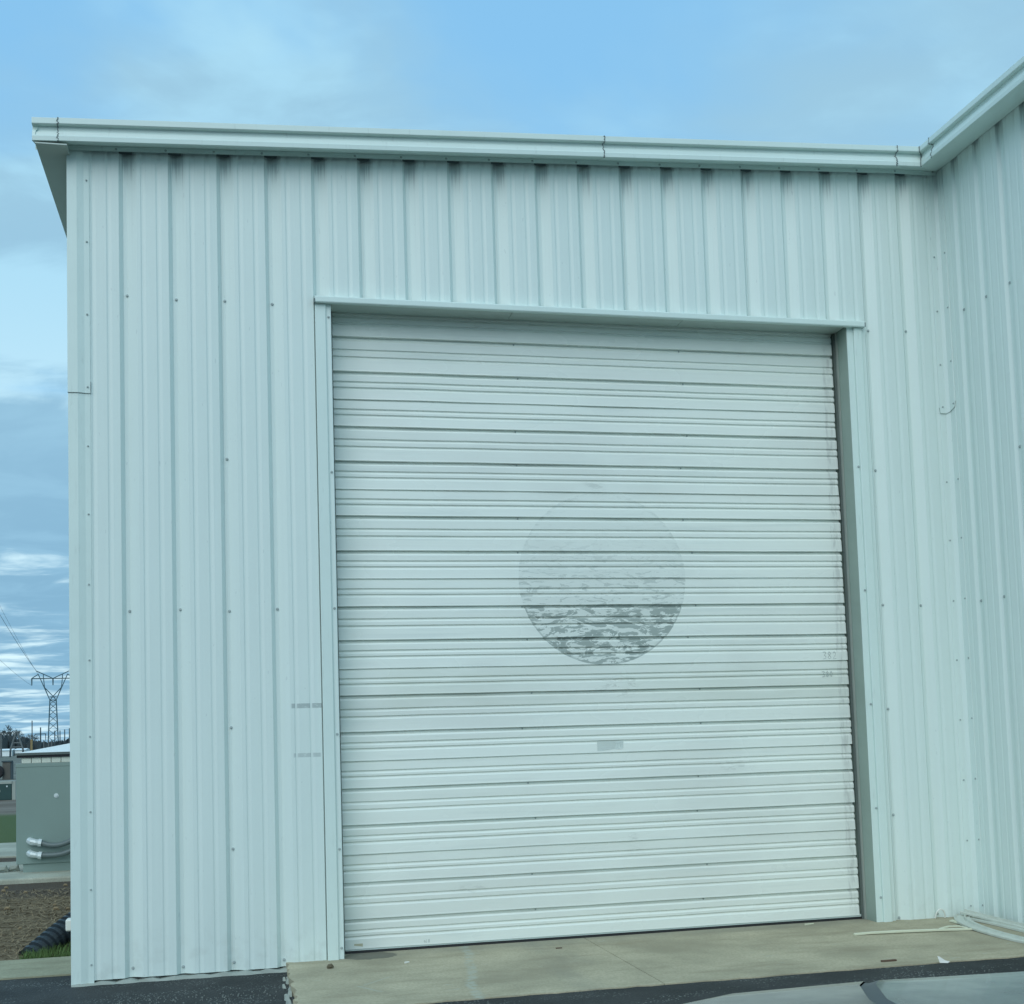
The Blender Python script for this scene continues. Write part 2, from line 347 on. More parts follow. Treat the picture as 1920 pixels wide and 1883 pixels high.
# ------------------------------------------------------------------ object helpers
def tag(o, label=None, cat=None, group=None, kind=None):
    if label: o['label'] = label
    if cat: o['category'] = cat
    if group: o['group'] = group
    if kind: o['kind'] = kind
    return o
def empty(name, loc, label, cat, group=None):
    o = bpy.data.objects.new(name, None); col.objects.link(o); o.location = loc; o.empty_display_size = .2
    return tag(o, label, cat, group)
def wpos(o):
    v = Vector((0, 0, 0))
    while o is not None: v += o.location; o = o.parent
    return v
class MB:
    """collects world-space geometry, then links it as one mesh object"""
    def __init__(s): s.v = []; s.f = []
    def add(s, vs, fs):
        k = len(s.v); s.v += [tuple(x) for x in vs]; s.f += [tuple(i+k for i in f) for f in fs]; return s
    def box(s, a, b):
        x0, y0, z0 = a; x1, y1, z1 = b
        return s.add([(x0,y0,z0),(x1,y0,z0),(x1,y1,z0),(x0,y1,z0),(x0,y0,z1),(x1,y0,z1),(x1,y1,z1),(x0,y1,z1)],
                     [(0,3,2,1),(4,5,6,7),(0,1,5,4),(1,2,6,5),(2,3,7,6),(3,0,4,7)])
    def bar(s, a, b, r0, r1=None, n=4):
        a = Vector(a); b = Vector(b); r1 = r0 if r1 is None else r1
        d = (b-a)
        if d.length < 1e-6: return s
        d.normalize(); u = d.orthogonal().normalized(); w_ = d.cross(u)
        vs = []
        for c, r in ((a, r0), (b, r1)):
            for i in range(n):
                t = 2*math.pi*i/n + math.pi/4; vs.append(c + u*math.cos(t)*r + w_*math.sin(t)*r)
        fs = [(i, (i+1) % n, n+(i+1) % n, n+i) for i in range(n)] + [tuple(range(n-1, -1, -1)), tuple(range(n, 2*n))]
        return s.add(vs, fs)
    def tube(s, pts, rads, n=10, cap=True):
        pts = [Vector(p) for p in pts]
        if not isinstance(rads, (list, tuple)): rads = [rads]*len(pts)
        ref = None; vs = []
        for i, p in enumerate(pts):
            d = (pts[min(i+1, len(pts)-1)]-pts[max(i-1, 0)]).normalized()
            ref = d.orthogonal().normalized() if ref is None else (ref - d*ref.dot(d)).normalized()
            q = d.cross(ref)
            for k in range(n):
                t = 2*math.pi*k/n; vs.append(p + ref*math.cos(t)*rads[i] + q*math.sin(t)*rads[i])
        fs = [(i*n+k, i*n+(k+1) % n, (i+1)*n+(k+1) % n, (i+1)*n+k) for i in range(len(pts)-1) for k in range(n)]
        if cap: fs += [tuple(range(n-1, -1, -1)), tuple(range((len(pts)-1)*n, len(pts)*n))]
        return s.add(vs, fs)
    def loft(s, secs, close=False, cap=False):
        n = len(secs[0]); vs = [p for q in secs for p in q]; fs = []
        for i in range(len(secs)-1):
            for k in range(n if close else n-1):
                fs.append((i*n+k, i*n+(k+1) % n, (i+1)*n+(k+1) % n, (i+1)*n+k))
        if cap: fs += [tuple(range(n-1, -1, -1)), tuple(range((len(secs)-1)*n, len(secs)*n))]
        return s.add(vs, fs)
    def head(s, c, nrm, r=.0075, h=.006):
        # hex screw head on a washer
        c = Vector(c); nrm = Vector(nrm).normalized()
        s.bar(c, c+nrm*.002, r*1.5, r*1.5, 8); return s.bar(c+nrm*.002, c+nrm*(.002+h), r, r*.9, 6)
    def build(s, name, mat, parent=None, smooth=False, bevel=0.0, kind=None, label=None):
        me = bpy.data.meshes.new(name); o0 = wpos(parent) if parent else Vector((0, 0, 0))
        me.from_pydata([(x-o0.x, y-o0.y, z-o0.z) for x, y, z in s.v], [], s.f)
        bm = bmesh.new(); bm.from_mesh(me); bmesh.ops.recalc_face_normals(bm, faces=bm.faces); bm.to_mesh(me); bm.free()
        me.materials.append(mat)
        if smooth:
            for p in me.polygons: p.use_smooth = True
        o = bpy.data.objects.new(name, me); col.objects.link(o)
        if parent: o.parent = parent
        if bevel:
            bv = o.modifiers.new('bevel', 'BEVEL'); bv.width = bevel; bv.segments = 2; bv.limit_method = 'ANGLE'
        if kind: o['kind'] = kind
        if label: o['label'] = label
        return o

# ================================================================== SETTING
def grid_sheet(x0, x1, y0, y1, z, nx=1, ny=1, amp=0.0):
    vs = []; fs = []
    for j in range(ny+1):
        for i in range(nx+1):
            x = x0+(x1-x0)*i/nx; y = y0+(y1-y0)*j/ny
            edge = i in (0, nx) or j in (0, ny)
            vs.append((x, y, z + (0 if edge else random.uniform(-amp, amp))))
    for j in range(ny):
        for i in range(nx): a = j*(nx+1)+i; fs.append((a, a+1, a+nx+2, a+nx+1))
    return vs, fs
g = MB(); g.add(*grid_sheet(-3500, 3500, -1500, 5000, -.045)).build('ground', M_ground)['kind'] = 'structure'
def sstep(v, a_, b_): t_ = min(1, max(0, (v-a_)/(b_-a_))); return t_*t_*(3-2*t_)
axs = [-40, -8, -2, -.5] + [.3*i for i in range(0, 9)] + [4, 7, 15, 40]; ays = [-60, -15, -6, -3] + [-2 + .1*i for i in range(0, 16)] + [-.2, .37]
vs = [(x, y, -.022 + .045*sstep(-y, .85, 1.38)*sstep(x, .6, 1.9)) for y in ays for x in axs]; nx_ = len(axs)
a = MB(); a.add(vs, [(j*nx_+i, j*nx_+i+1, (j+1)*nx_+i+1, (j+1)*nx_+i) for j in range(len(ays)-1) for i in range(nx_-1)]); a.build('asphalt_lot', M_asph)['kind'] = 'structure'

# apron slab, cast in two bays with a joint between them, left edge broken
def slab_bay(x0, x1, ragged):
    m = MB(); n = 26
    top = []; bot = []
    ys = [.19 + (-1.40-.19)*i/n for i in range(n+1)]
    L = [(x0 + (random.uniform(-.014, .022) - .012*(i/n) if ragged else .0025), y) for i, y in enumerate(ys)]
    F = []
    if True:
        xs = [x0 + (x1-x0)*i/n for i in range(1, n)]
        F = [(x, -1.40 + random.uniform(-.012, .012)) for x in xs]
    Rr = [(x1-.0025, y) for y in reversed(ys)]
    loop = L + F + Rr
    k = len(loop)
    vs = [(x, y, .03) for x, y in loop] + [(x+(.006 if ragged and x < x0+.1 else 0), y-.006 if abs(y+1.4) < .05 else y, -.12) for x, y in loop]
    m.add(vs, [tuple(range(k))] + [(i, (i+1) % k, k+(i+1) % k, k+i) for i in range(k)])
    return m
sl = empty('concrete_apron', (1.28, -1.4, 0), None, None); sl['kind'] = 'structure'
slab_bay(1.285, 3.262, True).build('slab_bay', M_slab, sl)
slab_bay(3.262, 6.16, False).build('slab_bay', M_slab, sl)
MB().box((3.25, -1.37, -.1), (3.274, .15, .018)).build('joint_filler', M_seal, sl)
m = MB()
for i in range(16):
    y = -1.25 + 1.1*random.random(); x = 1.262 + random.uniform(-.02, .012); r = random.uniform(.008, .022)
    m.bar((x, y, -.03), (x+random.uniform(-.01, .01), y+r, -.012+r*.7), r, r*.55, 5)
m.build('broken_edge', M_pale, sl, kind='stuff')
# concrete swale strip beside the building
c = MB(); c.box((-14, .37, -.1), (-.012, 1.04, -.012)).build('concrete_walk', M_walk)['kind'] = 'structure'
c = MB(); c.box((-30, 9.4, -.1), (-.3, 11.75, -.02)).build('garden_path', M_path, bevel=.01)['kind'] = 'structure'

# ================================================================== BUILDING
B = empty('metal_building', (0, 0, 0), 'pale blue-white ribbed metal building with a large roll-up door and a projecting right wing', 'building')
XR = 6.13
PROF = [(0, 0), (.024, .031), (.047, .031), (.108, 0), (.132, 0), (.139, .0036), (.147, .0036), (.164, 0), (.226, 0), (.235, .0036), (.243, .0036), (.260, 0)]
def depth_at(ph):
    pts = PROF + [(S, 0)]
    for (a0, d0), (a1, d1) in zip(pts, pts[1:]):
        if a0 <= ph <= a1: return d0+(d1-d0)*(ph-a0)/(a1-a0)
    return 0
def prof_pts(i0, i1, pitch=S):
    k = pitch/S
    return [((i*pitch + a*k), d) for i in range(i0, i1) for a, d in PROF]
def front_panel(xa, xb, first, last):
    pts = [(x, d) for x, d in prof_pts(-1, 22) if xa < x < xb]
    pts = [(xa, depth_at((xa) % S))] + pts + [(xb, depth_at(xb % S))]
    for cut in (1.60, 5.38):
        if xa < cut < xb: pts.append((cut, depth_at(cut % S))); pts.append((cut+1e-5, depth_at(cut % S)))
    pts.sort()
    m = MB()
    for (x0, d0), (x1, d1) in zip(pts, pts[1:]):
        if x1-x0 < 5e-5: continue
        mx = (x0+x1)/2
        zb = 4.285 if 1.60 < mx < 5.38 else (.004 if mx < 1.6 else .026)
        # last floor of each sheet tucks behind its neighbour
        o0 = .0025 if x0 > xb-.06 and not last else 0; o1 = .0025 if x1 > xb-.06 and not last else 0
        nz = 6
        for q in range(nz):
            za = lambda x: zb + (5.235+SL*x-zb)*q/nz
            zb_ = lambda x: zb + (5.235+SL*x-zb)*(q+1)/nz
            m.add([(x0, d0+o0, za(x0)), (x1, d1+o1, za(x1)), (x1, d1+o1, zb_(x1)), (x0, d0+o0, zb_(x0))], [(0, 1, 2, 3)])
    return m
def weld(o):
    bm = bmesh.new(); bm.from_mesh(o.data); bmesh.ops.remove_doubles(bm, verts=bm.verts, dist=1e-4); bmesh.ops.recalc_face_normals(bm, faces=bm.faces); bm.to_mesh(o.data); bm.free()
    return o
laps = [0, 3, 6, 9, 12, 15, 18]
for j, i in enumerate(laps):
    xa = .06 if i == 0 else i*S + .034
    xb = XR-.01 if i == 18 else (i+3)*S + .052
    weld(front_panel(xa, xb, i == 0, i == 18).build('wall_panel', M_wall, B))
# wing wall, sheets stacked toward the viewer along -y
PW = .262
def wing_panel(i0, n):
    ya, yb = i0*PW - .07 + .03, (i0+n)*PW - .07 + .045
    ya = max(ya, .02)
    pts = [(a*PW/S - .07 + i*PW, d*.6) for i in range(-1, 22) for a, d in PROF]
    pts = [(y, d) for y, d in pts if ya < y < min(yb, 4.2)]
    pts = [(ya, pts[0][1])] + pts + [(min(yb, 4.2), .0186 if yb < 4.2 else 0)]
    m = MB()
    for (a0, d0), (a1, d1) in zip(pts, pts[1:]):
        o = .0025 if a1 > yb-.05 else 0
        m.add([(XR+d0, -a0, .026), (XR+d1+o, -a1, .026), (XR+d1+o, -a1, 5.50), (XR+d0, -a0, 5.50)], [(0, 1, 2, 3)])
    return m
for i0 in (0, 3, 6, 9, 12, 15): weld(wing_panel(i0, 3).build('wall_panel', M_wing, B))
# shell behind the sheets: side wall, wing end, wing back, roofs
MB().box((.012, .05, .0), (.05, 14, 5.13)).build('side_wall', M_wall, B)
MB().box((XR+.04, -4.2, 0), (14, -4.16, 5.5)).build('end_wall', M_wing, B)
MB().add([(-.16, -.15, 5.292), (XR+.2, -.15, 5.292+SL*(XR+.36)), (XR+.2, 14, 5.292+SL*(XR+.36)), (-.16, 14, 5.292),
          (-.16, -.15, 5.306), (XR+.2, -.15, 5.306+SL*(XR+.36)), (XR+.2, 14, 5.306+SL*(XR+.36)), (-.16, 14, 5.306)],
         [(0,3,2,1),(4,5,6,7),(0,1,5,4),(1,2,6,5),(2,3,7,6),(3,0,4,7)]).build('roof_sheet', M_roof, B)
MB().add([(XR-.12, -4.35, 5.535), (14, -4.35, 5.9), (14, 14, 5.9), (XR-.12, 14, 5.535), (XR-.12, -4.35, 5.55), (14, -4.35, 5.915), (14, 14, 5.915), (XR-.12, 14, 5.55)],
         [(0,3,2,1),(4,5,6,7),(0,1,5,4),(1,2,6,5),(2,3,7,6),(3,0,4,7)]).build('roof_sheet', M_roof, B)
MB().box((.05, 13.96, 0), (14, 14, 5.3)).build('rear_wall', M_wall, B)
# foundation edge showing below the sheets at the left
fnd = MB(); n = 30; secs = []
for i in range(n+1):
    x = -.005 + 1.29*i/n; zt = -.006 + .012*math.sin(i*1.9) * (.35 if i % 3 else .9)
    secs.append([(x, .05, zt+.004), (x, -.012-.004*math.sin(i*2.7), zt), (x, -.03-.01*math.sin(i*1.1), -.03)])
fnd.loft(secs).build('foundation_edge', M_pale, B)

# ---- eave trim (sculptured profile d = distance out from wall, z above lip)
z0 = lambda x: 5.1735 + SL*x
TP = [(.024, .006), (.025, .040), (.150, .000), (.158, .002), (.160, .030), (.155, .038), (.151, .060), (.139, .078), (.141, .100), (.169, .101), (.173, .105), (.173, .140), (.169, .143), (.03, .150)]
TW = [(.004, .037), (.005, .038)] + [(d+.06, z) for d, z in TP[2:]]
def front_sec(x): return [(x, -d, z0(x)+z) for d, z in TP]
def miter_sec(prof): return [(XR-dw, -df, z0(XR-.22)+(zf if prof is TP else zw)) for (df, zf), (dw, zw) in zip(TP, TW)]
def wing_sec(y): return [(XR-d, y if d > .01 else min(y, 0), z0(XR-.22)+z) for d, z in TW]
def trim(secs, name='eave_trim', capped=False):
    return MB().loft(secs, False).build(name, M_trim, B)
o = MB(); o.loft([front_sec(-.192), front_sec(-.034)]); k = front_sec(-.192); o.add(k[2:], [tuple(range(len(k)-2))]); o.build('eave_trim', M_trim, B)
def shift(sec, dx, dy, dz): return [(x+dx, y+dy, z+dz) for x, y, z in sec]
trim([front_sec(-.034 + 3.538*i/6) for i in range(1, 7)][:0] + [shift(front_sec(-.046 + 3.552*i/6), 0, -.002, .001) for i in range(7)])
trim([front_sec(3.500 + 2.225*i/4) for i in range(5)])
trim([shift(front_sec(5.715), 0, -.002, .001), miter_sec(TP)])
trim([miter_sec(TW), wing_sec(-.30)])
trim([shift(wing_sec(-.29 - 4.06*i/5), -.002, 0, .001) for i in range(6)])
# ragged beads of sealant at the trim joints
def bead(fn, t0, seed):
    rnd = random.Random(seed); m = MB(); prof = TP[2:]
    dense = []
    for (d0, a0), (d1, a1) in zip(prof[:-1], prof[1:-1]):
        for q in range(5): dense.append((d0+(d1-d0)*q/5, a0+(a1-a0)*q/5))
    w_ = [fn(t0 + rnd.uniform(-.006, .006), d+.003, a_) for d, a_ in dense]
    for p, q in zip(w_, w_[1:]): m.bar(p, q, .0018 if rnd.random() < .78 else .0040, None, 5)
    return m.build('joint_sealant', M_seal, B)
ff = lambda x, d, z: (x, -d, z0(x)+z)
fw = lambda y, d, z: (XR-d-.06, y, z0(XR-.22)+z)
bead(ff, -.04, 1); bead(ff, 3.505, 2); bead(ff, 5.72, 3); bead(fw, -.295, 5)
MB().tube([(XR-d-.063, -d-.003, z0(XR-.22)+z) for d, z in TP[2:-1]], .0026, 5).build('joint_sealant', M_seal, B)
# left-hand eave: overhanging soffit and its gutter edge running back
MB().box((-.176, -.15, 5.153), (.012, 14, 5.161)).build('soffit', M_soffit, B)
MB().loft([[(-.02-d, y, z0(-.19)+z) for d, z in TP[2:-1]] for y in (-.158, 4, 9, 14)]).build('gutter', M_trim, B)
# dark closures where the channels meet the eave leg
mcl = MB()
for i in range(1, 20):
    x = i*S; zt = z0(x)+.010
    n = 8; top = [(x+.003+.082*q/n, .002, zt+.02+SL*.08*q/n) for q in range(n+1)]
    bot = [(x+.003+.082*q/n, .002+.0002*q, zt-.001-.006*math.sin(math.pi*q/n)) for q in range(n+1)]
    mcl.add(top+bot, [(q, q+1, n+2+q, n+1+q) for q in range(n)])
mcl.build('foam_closure', M_closure, B, kind='stuff')

# ---- corner trims
def outside_corner(z0_, z1_, p, name='corner_trim'):
    pr_ = [(.05, .10), (-.006-p, .10), (-.006-p, -.016-p), (.052, -.018-p), (.058, -.016-p), (.093, -.006-p), (.126, -.004-p), (.126, -.0005)]
    zt = lambda q: z0_ if q == 0 else z1_
    return MB().loft([[(x, y, zt(q)) for x, y in pr_] for q in (0, 1)]).build(name, M_trim, B)
outside_corner(-.022, 3.66, 0); outside_corner(3.625, 5.20, .0020)
def inside_corner(z0_, z1_, p):
    m = MB(); k = [(6.052, -.0005), (6.054, -.004-p), (XR-.03, -.005-p), (XR-.006-p, -.028), (XR-.004-p, -.086), (XR-.0005, -.088)]
    lo = [(x, y, z0_ + (.035 if i >= 4 else (.0 if i < 3 else .012)) * (1 if p else 0)) for i, (x, y) in enumerate(k)]
    return m.loft([lo, [(x, y, z1_) for x, y in k]]).build('corner_trim', M_wall, B)
inside_corner(.03, 3.72, 0); inside_corner(3.655, 5.47, .0035)
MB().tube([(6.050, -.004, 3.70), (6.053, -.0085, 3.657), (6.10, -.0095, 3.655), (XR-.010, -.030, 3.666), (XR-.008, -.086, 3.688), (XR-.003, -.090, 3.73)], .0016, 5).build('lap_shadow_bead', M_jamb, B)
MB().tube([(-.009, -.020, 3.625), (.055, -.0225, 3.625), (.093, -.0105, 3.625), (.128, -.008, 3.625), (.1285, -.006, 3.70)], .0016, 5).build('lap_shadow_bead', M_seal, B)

# ---- roll-up door
D = bpy.data.objects.new('roll_up_door', None); col.objects.link(D); D.parent = B; D.location = (3.49, .17, .03)
ZK = [4.116, 3.879, 3.687, 3.504, 3.269, 3.076, 2.898, 2.664, 2.475, 2.290, 2.066, 1.875, 1.700, 1.461, 1.270, 1.092, .854, .663, .482, .247, .056]
ZK = [4.345] + ZK
YD = .17
rs = random.Random(11)
def slat(zt, zb, thick_top, k):
    h = zt-zb
    gd = .011 + rs.uniform(-.001, .001)
    if thick_top: P = [(0, .022), (.002, .023), (.016, .020), (.022, .006), (.032, .0)]
    else: P = [(0, .010), (.002, .010), (.007, .009), (.012, .002)]
    P = [(zt-a_, d) for a_, d in P]
    for fr in (.40, .607):
        c_ = zt-h*fr
        P += [(c_+.010, 0.0), (c_+.004, gd), (c_+.002, gd), (c_-.014, 0.0)]
    P += [(zb+.012, -.0025), (zb+.001, -.004), (zb-.001, .002), (zb-.0005, .022)]
    xs = [1.615] + [1.9+.34*i for i in range(10)] + [5.306+rs.uniform(-.004, .006)]
    secs = []
    wob = [rs.uniform(-.0018, .0018) for _ in xs]; wz = [rs.uniform(-.0012, .0012) for _ in xs]
    for x, wy, z_ in zip(xs, wob, wz): secs.append([(x, YD+d+wy, z+z_) for z, d in P])
    return MB().loft(secs)
for k in range(len(ZK)-1):
    thick = (k % 3) != 0 if k else False       # seams 1 and 2 of each trio are open joints
    slat(ZK[k], ZK[k+1], thick, k).build('slat', M_door, D)
MB().box((1.615, YD+.004, .046), (5.318, YD+.03, .062)).build('bottom_bar', M_trim, D)
MB().box((1.615, YD-.004, .0302), (5.325, YD+.03, .046)).build('bottom_seal', M_rubber, D)
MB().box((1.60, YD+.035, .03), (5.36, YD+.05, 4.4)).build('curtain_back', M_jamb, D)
# rivets on the open seams
m = MB()
for k, z in enumerate(ZK[1:], 1):
    if k % 3 != 0:
        for x in (2.93, 4.15): m.head((x+rs.uniform(-.05, .03), YD+.019, z-.010), (0, -1, .2), .004, .003)
m.build('rivets', M_screw, D, kind='stuff')
# label, stickers and hand marks on the curtain
lb = MB().box((3.405, YD-.0018, 1.279), (3.592, YD-.0002, 1.347)).build('label_plate', M_label, D)
m = MB()
yy = YD-.0024
def stroke(pts, r, m=m): m.tube([(x, yy, z) for x, z in pts], r, 4)
stroke([(3.535, 1.335), (3.582, 1.337), (3.582, 1.292), (3.535, 1.290)], .002)
stroke([(3.537, 1.295), (3.547, 1.331), (3.557, 1.297)], .0022); stroke([(3.541, 1.311), (3.554, 1.311)], .0018)
stroke([(3.577, 1.325), (3.563, 1.325), (3.563, 1.298), (3.577, 1.298)], .0018)
for q in range(4): stroke([(3.415, 1.300-.006*q), (3.47+.03*(q % 2), 1.301-.006*q)], .0013)
m.build('label_print', M_labelink, D)
MB().box((1.716, YD-.002, .070), (1.772, YD-.0002, .090)).build('sticker', M_beige, D, label='small beige sticker at the foot of the door')
def scrawl(strokes, x0, z0_, hgt, r, name='hand_mark'):
    mm = MB()
    for st in strokes: mm.tube([(x0+a_*hgt, yy+.0008, z0_+b_*hgt) for a_, b_ in st], r, 4)
    return mm.build(name, M_marker, D)
three = lambda o_: [(o_, .95), (o_+.35, 1), (o_+.45, .78), (o_+.2, .55), (o_+.45, .35), (o_+.4, .08), (o_, .0)]
eight = lambda o_: [(o_+.25, .5), (o_+.05, .75), (o_+.25, 1), (o_+.45, .75), (o_+.25, .5), (o_, .22), (o_+.25, 0), (o_+.5, .22), (o_+.25, .5)]
two = lambda o_: [(o_, .8), (o_+.2, 1), (o_+.42, .8), (o_+.3, .45), (o_, .0), (o_+.48, .05)]
zero = lambda o_: [(o_+.25, 1), (o_, .5), (o_+.25, 0), (o_+.5, .5), (o_+.25, 1)]
scrawl([three(0), eight(.72), two(1.5)], 5.118, 1.885, .052, .0022)
scrawl([three(0), eight(.75), zero(1.5)], 5.105, 1.757, .040, .0020)
scrawl([[(0, .4), (.2, .8), (.25, 0)], [(.9, .9), (.5, .4), (.6, 0), (.95, .1), (.85, .4)], eight(1.3)], 2.172, .068, .022, .0018)

# ---- head and jambs
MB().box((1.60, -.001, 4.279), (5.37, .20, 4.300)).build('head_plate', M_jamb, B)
for i in range(3):
    x0_ = 1.64 + i*1.23
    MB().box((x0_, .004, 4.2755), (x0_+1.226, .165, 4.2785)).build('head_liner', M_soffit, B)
MB().loft([[(x, -.001, 4.318), (x, -.012, 4.316), (x, -.046, 4.306), (x, -.050, 4.300), (x, -.050, 4.270), (x, -.046, 4.264), (x, -.006, 4.268)] for x in (1.529, 5.462)]).build('drip_cap', M_trim, B)
MB().box((1.525, -.052, 4.262), (1.532, -.003, 4.288)).build('drip_cap_end', M_closure, B)
MB().box((5.459, -.052, 4.266), (5.465, -.003, 4.296)).build('drip_cap_end', M_closure, B)
# left jamb: cover trim then guide flange
MB().loft([[(1.532, .0, z), (1.532, -.016, z), (1.536, -.020, z), (1.598, -.020, z), (1.603, -.016, z), (1.604, -.002, z)] for z in (.0, 4.262)]).build('jamb_trim', M_trim, B)
MB().loft([[(1.602, -.001, z), (1.603, -.007, z), (1.634, -.007, z), (1.637, -.003, z), (1.637, .19, z)] for z in (.031, 4.275)]).build('jamb_plate', M_wall, B)
# right jamb: weathered return facing the opening, then flange and cover trim
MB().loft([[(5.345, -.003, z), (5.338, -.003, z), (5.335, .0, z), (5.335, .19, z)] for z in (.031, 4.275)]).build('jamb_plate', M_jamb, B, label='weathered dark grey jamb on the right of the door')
MB().loft([[(5.337, -.004, z), (5.340, -.008, z), (5.383, -.008, z), (5.387, -.004, z)] for z in (.03, 4.275)]).build('jamb_flange', M_trim, B)
MB().loft([[(5.386, -.003, z), (5.387, -.018, z), (5.392, -.022, z), (5.446, -.022, z), (5.451, -.017, z), (5.451, .0, z)] for z in (.03, 4.264)]).build('jamb_trim', M_trim, B)
MB().box((5.312, .150, .031), (5.3345, .156, 4.275)).build('door_guide', M_shadowgap, B)
MB().box((5.327, .128, .031), (5.3345, .150, 4.275)).build('guide_lip', M_pale, B)
MB().box((1.638, .150, .031), (1.655, .156, 4.275)).build('door_guide', M_shadowgap, B)

# ---- screws
m = MB()
rows = {4.27: 0, 3.235: 1, 2.255: 0, 1.51: 1, .756: 1, .052: 0}
for z, lap_only in rows.items():
    for i in range(1, 20):
        x = i*S
        if 1.5 < x < 5.4 and z < 4.3: continue
        if lap_only and i % 3: continue
        m.head((x+.042+rs.uniform(-.004, .004), .030, z+rs.uniform(-.008, .008)), (0, -1, 0), .0066)
for i in range(1, 21):
    x = i*S - .012 + rs.uniform(-.006, .006); m.head((x, -.0248, z0(x)+.022), (0, -1, 0), .0055)
for z in (.10, .55, 1.02, 1.48, 1.95, 2.42, 2.86, 3.29, 3.665, 4.13, 4.60, 5.0):
    m.head((.110, -.0055 - (.0035 if z > 3.62 else 0), z), (0, -1, 0), .0042, .004)
for z in (.10, .56, .99, 1.42, 1.85, 2.28, 2.72, 3.15, 3.705, 4.02, 4.42, 4.83):
    e = .0035 if z > 3.65 else 0
    m.head((6.075, -.005-e, z), (0, -1, 0), .0045, .004); m.head((XR-.0045-e, -.072, z+.01), (-1, 0, 0), .0045, .004)
for z in (4.18, 3.15, 2.26, 1.45, .72, .10):
    m.head((1.620, -.007, z), (0, -1, 0), .006); m.head((5.375, -.008, z+.1), (0, -1, 0), .006)
for z in (4.36, 3.235, 2.255, 1.0):
    for i in range(0, 14):
        if (z == 3.235 or z == 1.0) and i % 3: continue
        m.head((XR+.0186, -(i*PW-.07+.036), z), (-1, 0, 0), .0075)
m.build('screw_heads', M_screw, B, kind='stuff')

# ================================================================== THINGS ON THE APRON
def ribbon(path, width, prof, name, mat, parent=None, up=0.0):
    """sweeps a cross-section (offset across, height) along a ground path"""
    P = [Vector(p) for p in path]; secs = []
    for i, p in enumerate(P):
        d = (P[min(i+1, len(P)-1)]-P[max(i-1, 0)]); d.z = 0; d.normalize(); s_ = Vector((-d.y, d.x, 0))
        secs.append([p + s_*a_*width + Vector((0, 0, b_)) for a_, b_ in prof])
    return MB().loft(secs, True, True).build(name, mat, parent)
def bez(p0, p1, p2, p3, n=14):
    r = []
    for i in range(n+1):
        t = i/n; r.append(tuple((1-t)**3*a_+3*(1-t)**2*t*b_+3*(1-t)*t*t*c_+t**3*d_ for a_, b_, c_, d_ in zip(p0, p1, p2, p3)))
    return r
V = empty('vinyl_trim_coil', (6.0, -.2, .03), 'dusty white length of flexible trim folded back on itself by the inside wall corner', 'trim strip')
UP = [(-.5, 0), (-.5, .012), (-.42, .018), (-.36, .010), (.1, .010), (.14, .024), (.2, .024), (.26, .010), (.5, .014), (.5, 0)]
ribbon(bez((5.985, -.055, .036), (5.83, -.20, .042), (5.735, -.48, .036), (5.765, -.95, .031), 12) + bez((5.765, -.95, .031), (5.78, -1.12, .031), (5.84, -1.3, .031), (5.93, -1.38, .031), 8)[1:], .105, UP, 'lower_run', M_vinyl, V)
ribbon(bez((5.985, -.05, .062), (6.03, -.20, .05), (6.06, -.45, .034), (6.07, -1.40, .031)), .075, UP, 'upper_run', M_vinyl, V)
ribbon(bez((5.96, -.12, .033), (6.0, -.35, .033), (5.99, -.6, .031), (5.99, -1.3, .031)), .05, [(-.5, 0), (-.45, .012), (.45, .012), (.5, 0)], 'inner_run', M_vinyl, V)
o = ribbon(bez((5.800, -.185, .034), (5.80, -.30, .034), (5.78, -.42, .034), (5.765, -.53, .034)), .030, [(-.5, 0), (-.4, .010), (.4, .012), (.5, 0)], 'trim_offcut', M_cream)
tag(o, 'short cream offcut of trim lying between the wall corner and the long strip', 'trim offcut')
W = empty('plastic_strip', (5.3, -.48, .03), 'thin cream plastic strip lying straight across the concrete in front of the right jamb', 'plastic strip')
ribbon([(4.935, -.420, .031), (5.05, -.432, .036), (5.25, -.462, .038), (5.45, -.487, .036), (5.60, -.508, .034), (5.70, -.530, .033), (5.755, -.535, .034)], .026, [(-.5, 0), (-.5, .010), (0, .014), (.5, .010), (.5, 0)], 'strip', M_cream, W)
ribbon([(5.53, -.470, .040), (5.60, -.468, .052), (5.67, -.485, .052), (5.71, -.515, .040)], .022, [(-.5, 0), (-.5, .006), (.5, .006), (.5, 0)], 'curled_end', M_cream, W)
# wire loop leaning at the foot of the wall
m = MB(); m.tube([(5.812+.038*math.cos(t_), -.030-.012*math.sin(t_), .034+.062*math.sin(t_)) for t_ in [math.pi*q/12 for q in range(13)]], .0055, 6)
tag(m.build('wire_loop', M_white), 'small white plastic loop standing against the foot of the wall right of the door', 'loop')
# scrap of paper, rusty bar, pebble, bits
m = MB(); m.add([(4.925, -1.425, .032), (4.965, -1.445, .032), (4.955, -1.435, .046), (4.975, -1.45, .042), (4.930, -1.42, .066), (4.920, -1.412, .070)], [(0, 1, 2), (1, 3, 2), (0, 2, 4), (0, 4, 5)])
o = m.build('paper_scrap', M_white); so = o.modifiers.new('thick', 'SOLIDIFY'); so.thickness = .002
tag(o, 'crumpled white paper scrap standing on the front edge of the concrete', 'litter')
m = MB(); m.add([(5.27, -1.50, -.02), (5.32, -1.51, -.02), (5.315, -1.49, -.004), (5.29, -1.48, -.008)], [(0, 1, 2, 3), (0, 3, 2)])
o = MB().bar((5.275, -1.50, -.016), (5.32, -1.515, -.008), .012, .008, 5).build('paper_scrap', M_white); tag(o, 'tiny white scrap on the dark asphalt near the right edge', 'litter')
